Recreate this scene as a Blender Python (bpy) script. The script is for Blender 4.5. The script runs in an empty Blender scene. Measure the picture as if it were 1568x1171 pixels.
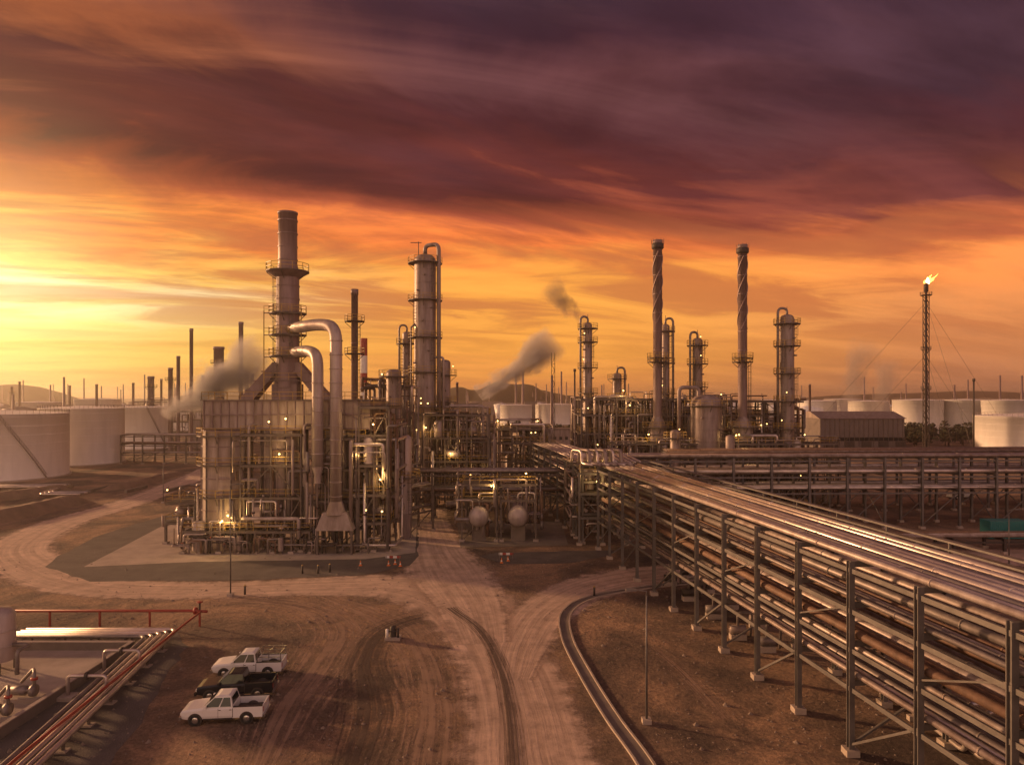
import bpy, math, random
from mathutils import Vector, Matrix
R=random.Random(7)
# survey helpers: turn a bearing/level measured on the photo plus a true distance (m) into site metres
F=1060.0; H=22.0; HZ=608.0
def X(p,d): return (p-784)*d/F
def Z(q,d): return H-(q-HZ)*d/F
def G(p,q):
    d=H*F/(q-HZ); return (X(p,d),d)
scene=bpy.context.scene
# ---------------------------------------------------------------- materials
def s2l(c):
    return tuple(((v/255)/12.92 if v/255<=0.04045 else ((v/255+0.055)/1.055)**2.4) for v in c)
M={}
def mk(name,col,rough=.6,metal=0,var=.35,scale=.6,zs=1,bump=0,dirt=None,bscale=20):
    m=bpy.data.materials.new(name); m.use_nodes=True; nt=m.node_tree; N=nt.nodes; L=nt.links
    bs=N['Principled BSDF']; bs.inputs['Roughness'].default_value=rough; bs.inputs['Metallic'].default_value=metal
    tc=N.new('ShaderNodeTexCoord'); mp=N.new('ShaderNodeMapping'); mp.inputs['Scale'].default_value=(1,1,zs)
    L.new(tc.outputs['Object'],mp.inputs[0])
    no=N.new('ShaderNodeTexNoise'); no.inputs['Scale'].default_value=scale; no.inputs['Detail'].default_value=6; no.inputs['Roughness'].default_value=.65
    L.new(mp.outputs[0],no.inputs[0])
    rp=N.new('ShaderNodeValToRGB'); rp.color_ramp.elements[0].position=.32; rp.color_ramp.elements[1].position=.68
    d=dirt or tuple(c*(1-var) for c in col)
    rp.color_ramp.elements[0].color=(*d,1); rp.color_ramp.elements[1].color=(*col,1)
    L.new(no.outputs[0],rp.inputs[0]); L.new(rp.outputs[0],bs.inputs['Base Color'])
    if bump:
        n2=N.new('ShaderNodeTexNoise'); n2.inputs['Scale'].default_value=bscale; n2.inputs['Detail'].default_value=5
        L.new(tc.outputs['Object'],n2.inputs[0])
        bp=N.new('ShaderNodeBump'); bp.inputs['Strength'].default_value=bump; bp.inputs['Distance'].default_value=.1
        L.new(n2.outputs[0],bp.inputs['Height']); L.new(bp.outputs[0],bs.inputs['Normal'])
    M[name]=m; return m
mk('steel',(.18,.145,.125),.6,.2,.5,1.2)
mk('dark_steel',(.07,.056,.05),.65,.2,.4,1.2)
mk('grey_steel',(.18,.165,.16),.5,.3,.4,.8)
mk('clad',(.50,.43,.41),.48,.3,.4,.9,.12,dirt=(.27,.21,.19))
mk('clad_dull',(.36,.295,.28),.52,.25,.45,.9,.12,dirt=(.16,.115,.10))
mk('stackm',(.29,.21,.215),.55,.2,.4,.8,.12,dirt=(.16,.11,.105))
mk('furnace',(.42,.345,.31),.58,.1,.4,.9,.15,dirt=(.20,.145,.115))
mk('pipe_al',(.74,.64,.59),.38,.7,.4,.5)
mk('pipe_grey',(.28,.24,.23),.5,.4,.4,1.0)
mk('pipe_rust',(.22,.13,.09),.65,.1,.5,1.5)
mk('yellow',(.46,.30,.07),.5,0,.3,2)
mk('red',(.36,.05,.035),.5,0,.3,2)
mk('white',(.75,.72,.68),.4,0,.15,1)
mk('tank',(.88,.85,.82),.45,0,.14,.4,.15)
mk('concrete',(.46,.38,.32),.85,0,.35,.35,bump=.3)
mk('conc_dark',(.22,.18,.15),.9,0,.35,.5,bump=.3)
mk('gravel',(.14,.12,.11),.95,0,.45,.35,bump=.8,bscale=9)
mk('berm',(.26,.175,.12),.95,0,.4,.3,bump=.8,bscale=4)
mk('rock',(.27,.21,.17),.95,0,.4,2)
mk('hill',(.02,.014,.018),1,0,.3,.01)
mk('leaf',(.05,.055,.028),.9,0,.5,.4)
mk('teal',(.03,.22,.22),.5,0,.2,1)
mk('paint_white',(.78,.77,.75),.25,0,.05,1)
mk('paint_black',(.02,.022,.028),.2,0,.2,1)
mk('tyre',(.02,.02,.02),.85,0,.2,5)
mk('glass',(.015,.018,.022),.08,0,.1,1)
mk('chrome',(.6,.6,.6),.25,.9,.1,5)
mk('roof',(.17,.14,.135),.6,.2,.3,.3)
mk('orange',(.75,.2,.03),.5,0,.2,2)
def emis(name,c,s):
    m=bpy.data.materials.new(name); m.use_nodes=True; nt=m.node_tree
    b=nt.nodes['Principled BSDF']; b.inputs['Base Color'].default_value=(*c,1)
    b.inputs['Emission Color'].default_value=(*c,1); b.inputs['Emission Strength'].default_value=s; M[name]=m
emis('lamp',(1,.60,.18),7); emis('flame',(1,.30,.05),7); emis('flame_core',(1,.65,.28),10)
# ---------------------------------------------------------------- mesh builder
class B:
    def __init__(s): s.v=[];s.f=[];s.m=[];s.sm=[];s.mats=[]
    def mi(s,k):
        if k not in s.mats: s.mats.append(k)
        return s.mats.index(k)
    def add(s,vs,fs,mat,smooth=False):
        o=len(s.v); s.v.extend(vs); k=s.mi(mat)
        for f in fs: s.f.append([i+o for i in f]); s.m.append(k); s.sm.append(smooth)
    def box(s,x0,x1,y0,y1,z0,z1,mat):
        s.add([(x0,y0,z0),(x1,y0,z0),(x1,y1,z0),(x0,y1,z0),(x0,y0,z1),(x1,y0,z1),(x1,y1,z1),(x0,y1,z1)],
          [(0,3,2,1),(4,5,6,7),(0,1,5,4),(1,2,6,5),(2,3,7,6),(3,0,4,7)],mat)
    def hexa(s,vs,mat): s.add(vs,[(0,3,2,1),(4,5,6,7),(0,1,5,4),(1,2,6,5),(2,3,7,6),(3,0,4,7)],mat)
    def beam(s,a,b,w,h,mat):
        a=Vector(a);b=Vector(b);t=b-a
        if t.length<1e-5: return
        t.normalize(); u=t.cross(Vector((0,0,1)))
        if u.length<.05: u=Vector((1,0,0))
        u.normalize(); n=u.cross(t)
        vs=[]
        for p in (a,b):
            for i,j in ((-1,-1),(1,-1),(1,1),(-1,1)): vs.append(tuple(p+u*(i*w/2)+n*(j*h/2)))
        s.add(vs,[(0,1,2,3),(7,6,5,4),(0,4,5,1),(1,5,6,2),(2,6,7,3),(3,7,4,0)],mat)
    def tube(s,pts,r,mat,n=8,bend=0,r2=None,cap=True):
        P=[Vector(p) for p in pts]
        if bend:
            Q=[P[0]]
            for i in range(1,len(P)-1):
                a=P[i-1]-P[i];c=P[i+1]-P[i];la=min(bend,a.length*.49);lc=min(bend,c.length*.49)
                if a.length<1e-4 or c.length<1e-4: continue
                p0=P[i]+a.normalized()*la;p2=P[i]+c.normalized()*lc
                k=5 if n>8 else 3
                for j in range(k+1):
                    t=j/k; Q.append(p0*(1-t)**2+P[i]*2*t*(1-t)+p2*t*t)
            Q.append(P[-1]); P=Q
        P=[p for i,p in enumerate(P) if i==0 or (p-P[i-1]).length>1e-4]
        if len(P)<2: return
        T=[]
        for i in range(len(P)):
            d=Vector((0,0,0))
            if i>0: d+=(P[i]-P[i-1]).normalized()
            if i<len(P)-1: d+=(P[i+1]-P[i]).normalized()
            T.append(d.normalized() if d.length>1e-6 else (P[i]-P[i-1]).normalized())
        u=T[0].orthogonal().normalized(); vs=[]
        for i,p in enumerate(P):
            u=u-T[i]*u.dot(T[i]); u.normalize(); w=T[i].cross(u)
            rr=r if r2 is None else r+(r2-r)*i/(len(P)-1)
            for j in range(n):
                a=2*math.pi*j/n; vs.append(tuple(p+u*math.cos(a)*rr+w*math.sin(a)*rr))
        fs=[]
        for i in range(len(P)-1):
            for j in range(n):
                k=(j+1)%n; fs.append((i*n+j,i*n+k,(i+1)*n+k,(i+1)*n+j))
        if cap: fs.append(tuple(range(n-1,-1,-1))); fs.append(tuple((len(P)-1)*n+j for j in range(n)))
        s.add(vs,fs,mat,n>4)
    def rev(s,o,prof,mat,n=20,axis=(0,0,1),smooth=True,ph=0):
        o=Vector(o);t=Vector(axis).normalized()
        u=Vector((1,0,0)) if abs(t.z)>.9 else Vector((0,0,1)); w=t.cross(u).normalized(); u=w.cross(t)
        vs=[];fs=[]
        for r,z in prof:
            for j in range(n):
                a=2*math.pi*j/n+ph; vs.append(tuple(o+t*z+u*math.cos(a)*r+w*math.sin(a)*r))
        for i in range(len(prof)-1):
            for j in range(n):
                k=(j+1)%n; fs.append((i*n+j,i*n+k,(i+1)*n+k,(i+1)*n+j))
        s.add(vs,fs,mat,smooth)
    def build(s,name,loc=(0,0,0),rz=0,parent=None):
        me=bpy.data.meshes.new(name); me.from_pydata(s.v,[],s.f)
        for k in s.mats: me.materials.append(M[k])
        me.polygons.foreach_set('material_index',s.m); me.polygons.foreach_set('use_smooth',s.sm)
        me.update(); ob=bpy.data.objects.new(name,me); scene.collection.objects.link(ob)
        ob.location=loc; ob.rotation_euler=(0,0,rz)
        if parent: ob.parent=parent
        return ob
LAMPS=[]
def lamp(b,x,y,z,r=.13,light=False):
    b.rev((x,y,z),[(0.001,-r),(r,-r*.4),(r,r*.4),(.001,r)],'lamp',6)
    b.beam((x,y,z+r),(x,y+.5,z+.5),.06,.06,'steel')
    if light: LAMPS.append((x,y-.5,z))
def ringdeck(b,x,y,z,ri,ro,mat='steel',rail='yellow'):
    b.rev((x,y,z),[(ri,-.08),(ro,-.08),(ro,.08),(ri,.08)],mat,20,smooth=False)
    n=12
    P=[(x+ro*math.cos(2*math.pi*i/n),y+ro*math.sin(2*math.pi*i/n)) for i in range(n)]
    for i in range(n):
        p=P[i];q=P[(i+1)%n]
        b.beam((*p,z),(*p,z+1.15),.07,.07,rail)
        for h in (.6,1.15): b.beam((*p,z+h),(*q,z+h),.07,.07,rail)
        if i%3==0: b.beam((x+ri*math.cos(2*math.pi*i/n),y+ri*math.sin(2*math.pi*i/n),z-1.2),(*p,z-.1),.1,.1,mat)
def ladder(b,x,y,z0,z1,mat='steel',cage=True):
    for dx in (-.25,.25): b.beam((x+dx,y,z0),(x+dx,y,z1),.07,.07,mat)
    z=z0
    while z<z1:
        b.beam((x-.25,y,z),(x+.25,y,z),.05,.05,mat); z+=.6
    if cage:
        z=z0+2.2
        while z<z1:
            P=[(x+.42*math.cos(a),y-.1-.6*math.sin(a),z) for a in (0,.8,1.57,2.34,3.14)]
            for i in range(4): b.beam(P[i],P[i+1],.06,.06,mat)
            z+=1.3
        for a in (.8,1.57,2.34): b.beam((x+.42*math.cos(a),y-.1-.6*math.sin(a),z0+2.2),(x+.42*math.cos(a),y-.1-.6*math.sin(a),z1),.04,.04,mat)
def rail(b,p,q,z,mat='yellow'):
    p=Vector((*p,z));q=Vector((*q,z));L=(q-p).length;n=max(1,int(L/1.8))
    for i in range(n+1):
        c=p.lerp(q,i/n); b.beam(c,c+Vector((0,0,1.1)),.06,.06,mat)
    for h in (.55,1.1): b.beam(p+Vector((0,0,h)),q+Vector((0,0,h)),.06,.06,mat)
def column(b,x,y,r,z0,z1,mat='clad_dull',plats=(),rings=3.0,dome=True,nozz=True,n=24):
    pr=[(r,z0),(r,z1)]
    if dome: pr+=[(r*.93,z1+r*.25),(r*.7,z1+r*.48),(r*.35,z1+r*.6),(.01,z1+r*.63)]
    else: pr+=[(r*.85,z1),(r*.85,z1-1)]
    b.rev((x,y,0),pr,mat,n)
    z=z0+rings
    while z<z1:
        b.rev((x,y,z),[(r,-.06),(r+.05,-.06),(r+.05,.06),(r,.06)],mat,n,smooth=False); z+=rings
    for i,pz in enumerate(plats):
        ringdeck(b,x,y,pz,r,r+1.25)
        if R.random()<.35: lamp(b,x+(r+1)*R.uniform(-.9,.9),y-r-1.1,pz+1.8,.11)
    if plats:
        zs=[z0]+list(plats)
        for i in range(len(zs)-1): ladder(b,x+(r+.35)*(-1 if i%2 else 1)*.7,y-r*.8-.3,zs[i],zs[i+1]+1)
    if nozz:
        z=z0+1.5
        while z<z1-1:
            a=R.uniform(-2.6,-.5); b.tube([(x+r*math.cos(a)*.9,y+r*math.sin(a)*.9,z),(x+(r+.6)*math.cos(a),y+(r+.6)*math.sin(a),z)],.18,mat,8); z+=R.uniform(2,4)
def riser(b,x,y,r,z0,z1,px,rr,mat='pipe_grey',py=None):
    # overhead line from the column top down its flank
    py=y-.6 if py is None else py
    b.tube([(x,y,z1+r*.4),(x,y,z1+r*.6+1.3),(px,py,z1+r*.6+1.3),(px,py,z0)],rr,mat,10,bend=1.2)
    z=z0+3
    while z<z1:
        b.beam((x+(r if px>x else -r),y,z),(px,py,z),.12,.12,'steel'); z+=5
def module(b,x0,x1,y0,y1,zs,nx,ny,pipes=30,seed=1,mat='steel',vess=4,lamps=5,deck=.6,pm=('pipe_grey','clad','pipe_rust','pipe_al','clad_dull'),railm='yellow',light=1,w=.32):
    r=random.Random(seed)
    xs=[x0+(x1-x0)*i/nx for i in range(nx+1)];ys=[y0+(y1-y0)*i/ny for i in range(ny+1)]
    for i,x in enumerate(xs):
        for j,y in enumerate(ys):
            top=zs[-1] if r.random()<.75 else zs[max(0,len(zs)-2)]
            b.beam((x,y,0),(x,y,top+.1),w,w,mat); b.box(x-.4,x+.4,y-.4,y+.4,0,.35,'concrete')
    for k,z in enumerate(zs):
        for y in ys: b.beam((x0,y,z),(x1,y,z),.2,.34,mat)
        for x in xs: b.beam((x,y0,z-.03),(x,y1,z-.03),.2,.34,mat)
        for i in range(nx):
            for j in range(ny):
                if r.random()<deck: b.box(xs[i]+.12,xs[i+1]-.12,ys[j]+.12,ys[j+1]-.12,z+.19,z+.24,'dark_steel')
        if r.random()<.85: rail(b,(x0,y0),(x1,y0),z+.2,railm)
        if r.random()<.6: rail(b,(x0,y0),(x0,y1),z+.2,railm); rail(b,(x1,y0),(x1,y1),z+.2,railm)
        zb=zs[k-1] if k else 0
        for i in range(nx):
            q=r.random()
            if q<.25: b.beam((xs[i],y0,zb),(xs[i+1],y0,z),.14,.14,mat)
            elif q<.4: b.beam((xs[i+1],y0,zb),(xs[i],y0,z),.14,.14,mat)
    zt=zs[-1]+1
    for _ in range(pipes):
        xa=r.uniform(x0,x1);ya=r.uniform(y0-.8,y1);xb=min(x1+1,max(x0-1,xa+r.uniform(-8,8)));yb=r.uniform(y0-.6,y1)
        za=r.uniform(0,zt*.6);zb=r.uniform(1,zt+1);zc=r.uniform(.3,zt)
        rr=r.choice((.08,.1,.12,.15,.2,.28)); k=r.choice(pm)
        b.tube([(xa,ya,za),(xa,ya,zb),(xb,ya,zb),(xb,yb,zb),(xb,yb,zc)],rr,k,7,bend=.4)
        if r.random()<.5:
            b.rev((xa,ya,za+(zb-za)*.5),[(rr,-.12),(rr*1.9,-.12),(rr*1.9,.12),(rr,.12)],'dark_steel',8)
            b.tube([(xa,ya-.1,za+(zb-za)*.5),(xa,ya-rr-.5,za+(zb-za)*.5)],.05,'red',5)
    for _ in range(vess):
        z=r.choice([0]+list(zs[:-1])); x=r.uniform(x0+1,x1-1);y=r.uniform(y0+.5,y1-.5);rr=r.uniform(.5,1.0);L=r.uniform(2,4)
        if r.random()<.5:
            b.rev((x,y,z+rr+.6),[(.01,-L/2-rr*.5),(rr*.6,-L/2-rr*.4),(rr,-L/2),(rr,L/2),(rr*.6,L/2+rr*.4),(.01,L/2+rr*.5)],'clad',14,axis=(1,0,0) if r.random()<.6 else (0,1,0))
            for q in (-.3,.3): b.box(x+q*L-.15,x+q*L+.15,y-rr*.6,y+rr*.6,z+.2,z+.8,'steel')
        else:
            b.rev((x,y,z+.3),[(rr,0),(rr,L),(rr*.7,L+rr*.4),(.01,L+rr*.55)],r.choice(('clad','clad_dull')),14)
    for i in range(max(light,lamps//2)):
        lamp(b,r.uniform(x0,x1),y0-.3,r.choice(zs)+r.uniform(1.6,2.4),.13,light and i<light)
# ---------------------------------------------------------------- sky / world
SAZ=math.radians(-66); SEL=math.radians(10)
w=bpy.data.worlds.new('World'); scene.world=w; w.use_nodes=True; nt=w.node_tree; N=nt.nodes; L=nt.links
for n in list(N): N.remove(n)
def sock(i,v):
    if isinstance(v,(int,float)): i.default_value=v
    elif isinstance(v,tuple): i.default_value=v
    else: L.new(v,i)
def mt(op,a,b=0.0,c=0.0,clamp=False):
    n=N.new('ShaderNodeMath'); n.operation=op; n.use_clamp=clamp
    sock(n.inputs[0],a);sock(n.inputs[1],b);sock(n.inputs[2],c); return n.outputs[0]
def sstep(v,a,b,c=0.0,d=1.0):
    n=N.new('ShaderNodeMapRange'); n.interpolation_type='SMOOTHSTEP'
    sock(n.inputs[0],v);n.inputs[1].default_value=a;n.inputs[2].default_value=b;n.inputs[3].default_value=c;n.inputs[4].default_value=d; return n.outputs[0]
def mix(f,a,b,bt='MIX'):
    n=N.new('ShaderNodeMix'); n.data_type='RGBA'; n.blend_type=bt
    sock(n.inputs[0],f); sock(n.inputs[6],a); sock(n.inputs[7],b); return n.outputs[2]
def ramp(f,st):
    n=N.new('ShaderNodeValToRGB'); cr=n.color_ramp
    while len(cr.elements)<len(st): cr.elements.new(.5)
    for e,(p,c) in zip(cr.elements,st): e.position=p; e.color=(*s2l(c),1)
    L.new(f,n.inputs[0]); return n.outputs[0]
def comb(a,b,c):
    n=N.new('ShaderNodeCombineXYZ'); sock(n.inputs[0],a);sock(n.inputs[1],b);sock(n.inputs[2],c); return n.outputs[0]
def noise(v,s,det=6,ro=.55,dis=0):
    n=N.new('ShaderNodeTexNoise'); L.new(v,n.inputs[0]); n.inputs['Scale'].default_value=s; n.inputs['Detail'].default_value=det
    n.inputs['Roughness'].default_value=ro; n.inputs['Distortion'].default_value=dis; return n.outputs[0]
tc=N.new('ShaderNodeTexCoord'); sp=N.new('ShaderNodeSeparateXYZ'); L.new(tc.outputs['Generated'],sp.inputs[0])
x,y,z=sp.outputs
hyp=mt('SQRT',mt('ADD',mt('MULTIPLY',x,x),mt('MULTIPLY',y,y))); e=mt('DIVIDE',z,mt('MAXIMUM',hyp,.05)); az=mt('ARCTAN2',x,y)
zz=mt('ADD',mt('MAXIMUM',z,0.0),.12); U=mt('DIVIDE',x,zz); V=mt('DIVIDE',y,zz)
ca,sa=math.cos(math.radians(18)),math.sin(math.radians(18))
A=mt('ADD',mt('MULTIPLY',U,ca),mt('MULTIPLY',V,sa)); C=mt('SUBTRACT',mt('MULTIPLY',V,ca),mt('MULTIPLY',U,sa))
n1=noise(comb(mt('MULTIPLY',A,.42),C,3.1),1.35,9,.60,.8)
n2=noise(comb(mt('MULTIPLY',A,.34),mt('MULTIPLY',C,.9),8.7),2.1,9,.60,.6)
n3=noise(comb(mt('MULTIPLY',A,.5),C,15.3),.9,8,.6,.9)
ec=mt('MINIMUM',mt('MAXIMUM',e,0.0),.6)
amp=mt('ADD',.05,mt('MULTIPLY',ec,.85))
e2=mt('ADD',mt('ADD',e,mt('MULTIPLY',mt('SUBTRACT',n1,.49),amp)),-.002)
k=mt('MULTIPLY',e2,1.6,clamp=True)
S=1.6
Lr=ramp(k,[(0,(252,176,90)),(.06*S,(255,202,96)),(.10*S,(255,218,120)),(.14*S,(255,240,185)),(.175*S,(255,205,100)),(.215*S,(250,150,60)),(.255*S,(190,94,48)),(.30*S,(106,48,34)),(.36*S,(98,47,38)),(.42*S,(182,100,56)),(.48*S,(136,76,56)),(.58*S,(90,52,54)),(1,(78,46,58))])
Cr=ramp(k,[(0,(230,138,72)),(.06*S,(250,164,70)),(.12*S,(254,168,70)),(.18*S,(255,164,68)),(.22*S,(244,126,58)),(.258*S,(172,80,50)),(.31*S,(100,42,36)),(.38*S,(84,38,40)),(.45*S,(112,64,66)),(.53*S,(74,40,50)),(1,(72,46,58))])
Rr=ramp(k,[(0,(176,112,82)),(.05*S,(210,130,80)),(.11*S,(228,140,80)),(.165*S,(250,144,72)),(.2*S,(200,102,60)),(.245*S,(114,55,50)),(.31*S,(80,35,38)),(.40*S,(64,36,44)),(.48*S,(80,50,60)),(.6*S,(60,38,52)),(1,(72,47,62))])
col=mix(sstep(az,-.66,-.08),Lr,Cr); col=mix(sstep(az,.05,.62),col,Rr)
# fine cloud texture, soft near the horizon and stronger in the high deck
st=sstep(n2,.32,.68,.68,1.32); col=mix(sstep(e,.02,.30,.3,1.0),col,mix(1.0,col,comb(st,mt('POWER',st,1.2),mt('POWER',st,1.2)),'MULTIPLY'))
wl=mt('MULTIPLY',mt('MULTIPLY',sstep(n3,.50,.68),sstep(e,.24,.36)),sstep(az,.7,-.5,.22,.66))
col=mix(wl,col,mix(sstep(az,-.6,.0),(*s2l((214,124,72)),1),(*s2l((134,84,84)),1)))
dk=mt('MULTIPLY',mt('MULTIPLY',sstep(n2,.52,.40),sstep(e,.06,.13)),sstep(e,.30,.2)); 
col=mix(mt('MULTIPLY',dk,.55),col,(*s2l((200,110,66)),1))
# sun glow behind cloud
sd=Vector((math.sin(-.68)*math.cos(.12),math.cos(-.68)*math.cos(.12),math.sin(.12)))
dt=N.new('ShaderNodeVectorMath'); dt.operation='DOT_PRODUCT'; L.new(tc.outputs['Generated'],dt.inputs[0]); dt.inputs[1].default_value=sd
gl=mt('POWER',mt('MAXIMUM',dt.outputs['Value'],0.0),90.0); g2=mt('MULTIPLY',gl,sstep(n1,.3,.6,.5,1.0))
col=mix(1.0,col,mix(g2,(0,0,0,1),(.8,.5,.22,1)),'ADD')
# pinkish fill light added to the sky behind the camera, brightens camera-facing sides 
rear_fill=mt('MULTIPLY',sstep(y,.15,-.5),sstep(z,-.1,.9,1.0,.5))
col=mix(1.0,col,mix(rear_fill,(0,0,0,1),(.62,.42,.37,1)),'ADD')
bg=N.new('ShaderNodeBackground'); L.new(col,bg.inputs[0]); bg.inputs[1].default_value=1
sk=N.new('ShaderNodeTexSky'); sk.sky_type='NISHITA'; sk.sun_disc=False; sk.sun_elevation=SEL; sk.sun_rotation=SAZ; sk.dust_density=3
b2=N.new('ShaderNodeBackground'); L.new(sk.outputs[0],b2.inputs[0]); b2.inputs[1].default_value=.003
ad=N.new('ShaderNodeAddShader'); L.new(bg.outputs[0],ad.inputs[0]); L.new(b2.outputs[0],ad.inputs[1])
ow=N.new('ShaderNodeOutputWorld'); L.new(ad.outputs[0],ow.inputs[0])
sl=bpy.data.lights.new('sun','SUN'); sl.energy=5.0; sl.angle=math.radians(3); sl.color=(1,.53,.25)
so=bpy.data.objects.new('sun',sl); scene.collection.objects.link(so)
so.rotation_euler=Vector((math.sin(SAZ)*math.cos(SEL),math.cos(SAZ)*math.cos(SEL),math.sin(SEL))).to_track_quat('Z','Y').to_euler(); so.location=(-200,200,90)
# ---------------------------------------------------------------- ground material
def ground_mat():
    m=bpy.data.materials.new('dirt_ground'); m.use_nodes=True; nt=m.node_tree; N=nt.nodes; L=nt.links
    bs=N['Principled BSDF']; bs.inputs['Roughness'].default_value=.95
    tc=N.new('ShaderNodeTexCoord')
    def no(s,d=8,ro=.6,dis=0):
        n=N.new('ShaderNodeTexNoise'); n.inputs['Scale'].default_value=s;n.inputs['Detail'].default_value=d;n.inputs['Roughness'].default_value=ro;n.inputs['Distortion'].default_value=dis
        L.new(tc.outputs['Object'],n.inputs[0]); return n
    a=no(.085,9,.70,.6); r=N.new('ShaderNodeValToRGB'); L.new(a.outputs[0],r.inputs[0])
    E=r.color_ramp.elements; E[0].position=.38;E[0].color=(.085,.060,.048,1);E[1].position=.62;E[1].color=(.38,.245,.155,1)
    q=E.new(.49);q.color=(.18,.122,.085,1)
    f=no(3.0,8,.75); r2=N.new('ShaderNodeValToRGB'); L.new(f.outputs[0],r2.inputs[0]); E=r2.color_ramp.elements
    E[0].position=.3;E[0].color=(.45,.45,.45,1);E[1].position=.7;E[1].color=(1.45,1.43,1.4,1)
    mx=N.new('ShaderNodeMix');mx.data_type='RGBA';mx.blend_type='MULTIPLY';mx.inputs[0].default_value=1;L.new(r.outputs[0],mx.inputs[6]);L.new(r2.outputs[0],mx.inputs[7])
    L.new(mx.outputs[2],bs.inputs['Base Color'])
    g=no(1.2,10,.7); bp=N.new('ShaderNodeBump'); bp.inputs['Strength'].default_value=.9;bp.inputs['Distance'].default_value=.4; L.new(g.outputs[0],bp.inputs['Height']);L.new(bp.outputs[0],bs.inputs['Normal'])
    M['ground']=m
ground_mat()
b=B(); b.add([(-7000,-300,0),(7000,-300,0),(7000,9000,0),(-7000,9000,0)],[(0,1,2,3)],'ground'); b.build('ground')
def road_mat(name,c1,c2,edge,op=1.0,tr=7):
    m=bpy.data.materials.new(name); m.use_nodes=True; nt=m.node_tree; N=nt.nodes; L=nt.links
    bs=N['Principled BSDF']; bs.inputs['Roughness'].default_value=.9
    uv=N.new('ShaderNodeUVMap'); uv.uv_map='UVMap'; sp=N.new('ShaderNodeSeparateXYZ'); L.new(uv.outputs[0],sp.inputs[0])
    tc=N.new('ShaderNodeTexCoord')
    def ma(op,a,b=0.0,clamp=False):
        n=N.new('ShaderNodeMath');n.operation=op;n.use_clamp=clamp
        for i,v in enumerate((a,b)):
            if isinstance(v,(int,float)): n.inputs[i].default_value=v
            else: L.new(v,n.inputs[i])
        return n.outputs[0]
    cb=N.new('ShaderNodeCombineXYZ'); L.new(ma('MULTIPLY',sp.outputs[0],tr),cb.inputs[0]); L.new(ma('MULTIPLY',sp.outputs[1],.045),cb.inputs[1])
    n=N.new('ShaderNodeTexNoise'); n.inputs['Scale'].default_value=1;n.inputs['Detail'].default_value=7;n.inputs['Roughness'].default_value=.62;L.new(cb.outputs[0],n.inputs[0])
    r=N.new('ShaderNodeValToRGB');L.new(n.outputs[0],r.inputs[0]);E=r.color_ramp.elements;E[0].position=.36;E[0].color=(*c2,1);E[1].position=.62;E[1].color=(*c1,1)
    n2=N.new('ShaderNodeTexNoise');n2.inputs['Scale'].default_value=.5;n2.inputs['Detail'].default_value=9;n2.inputs['Roughness'].default_value=.74;L.new(tc.outputs['Object'],n2.inputs[0])
    mr=N.new('ShaderNodeMapRange');L.new(n2.outputs[0],mr.inputs[0]);mr.inputs[1].default_value=.3;mr.inputs[2].default_value=.7;mr.inputs[3].default_value=.62;mr.inputs[4].default_value=1.26
    mx=N.new('ShaderNodeMix');mx.data_type='RGBA';mx.blend_type='MULTIPLY';mx.inputs[0].default_value=1;L.new(r.outputs[0],mx.inputs[6]);L.new(mr.outputs[0],mx.inputs[7]);L.new(mx.outputs[2],bs.inputs['Base Color'])
    bp=N.new('ShaderNodeBump');bp.inputs['Strength'].default_value=.5;bp.inputs['Distance'].default_value=.15;L.new(ma('ADD',ma('MULTIPLY',n.outputs[0],.6),ma('MULTIPLY',n2.outputs[0],.6)),bp.inputs['Height']);L.new(bp.outputs[0],bs.inputs['Normal'])
    d=ma('SUBTRACT',1.0,ma('ABSOLUTE',sp.outputs[0])); a=ma('ADD',d,ma('MULTIPLY',ma('SUBTRACT',n2.outputs[0],.5),edge*2.2))
    if op<1: a=ma('ADD',a,ma('MULTIPLY',ma('SUBTRACT',n.outputs[0],.60),3.4))
    mm=N.new('ShaderNodeMapRange');mm.interpolation_type='SMOOTHSTEP';L.new(a,mm.inputs[0]);mm.inputs[1].default_value=.02;mm.inputs[2].default_value=.02+edge;mm.inputs[4].default_value=op
    L.new(mm.outputs[0],bs.inputs['Alpha']); M[name]=m
road_mat('road',(.62,.46,.355),(.40,.285,.215),.40,tr=9)
road_mat('tracks',(.50,.345,.245),(.30,.205,.15),.7,.6,12)
road_mat('darktracks',(.11,.078,.062),(.075,.053,.044),.7,.7,10)
def cr(pts,n=10):
    P=[Vector(p) for p in pts];P=[P[0]*2-P[1]]+P+[P[-1]*2-P[-2]];o=[]
    for i in range(1,len(P)-2):
        a,b_,c,d=P[i-1:i+3]
        for j in range(n):
            t=j/n;o.append(.5*((2*b_)+(c-a)*t+(2*a-5*b_+4*c-d)*t*t+(3*b_-a-3*c+d)*t**3))
    o.append(P[-2]);return o
def ribbon(name,pts,z,mat):
    # pts: (x,y,halfwidth)
    P=cr(pts,14);vs=[];fs=[];uv=[];s=0
    K=(-1,-.5,0,.5,1)
    for i,p in enumerate(P):
        q=P[min(i+1,len(P)-1)]-P[max(i-1,0)];t=Vector((q.x,q.y)).normalized();n=Vector((t.y,-t.x))
        if i: s+=(Vector((p.x,p.y))-Vector((P[i-1].x,P[i-1].y))).length
        for k in K: vs.append((p.x+n.x*k*p.z,p.y+n.y*k*p.z,z));uv.append((k,s))
    c=len(K)
    for i in range(len(P)-1):
        for j in range(c-1): fs.append((i*c+j,i*c+j+1,(i+1)*c+j+1,(i+1)*c+j))
    me=bpy.data.meshes.new(name);me.from_pydata(vs,[],fs);me.materials.append(M[mat]);u=me.uv_layers.new(name='UVMap')
    for l in me.loops:u.data[l.index].uv=uv[l.vertex_index]
    o=bpy.data.objects.new(name,me);scene.collection.objects.link(o);return o
def g3(p,q,w): a=G(p,q);return (a[0],a[1],w)
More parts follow.
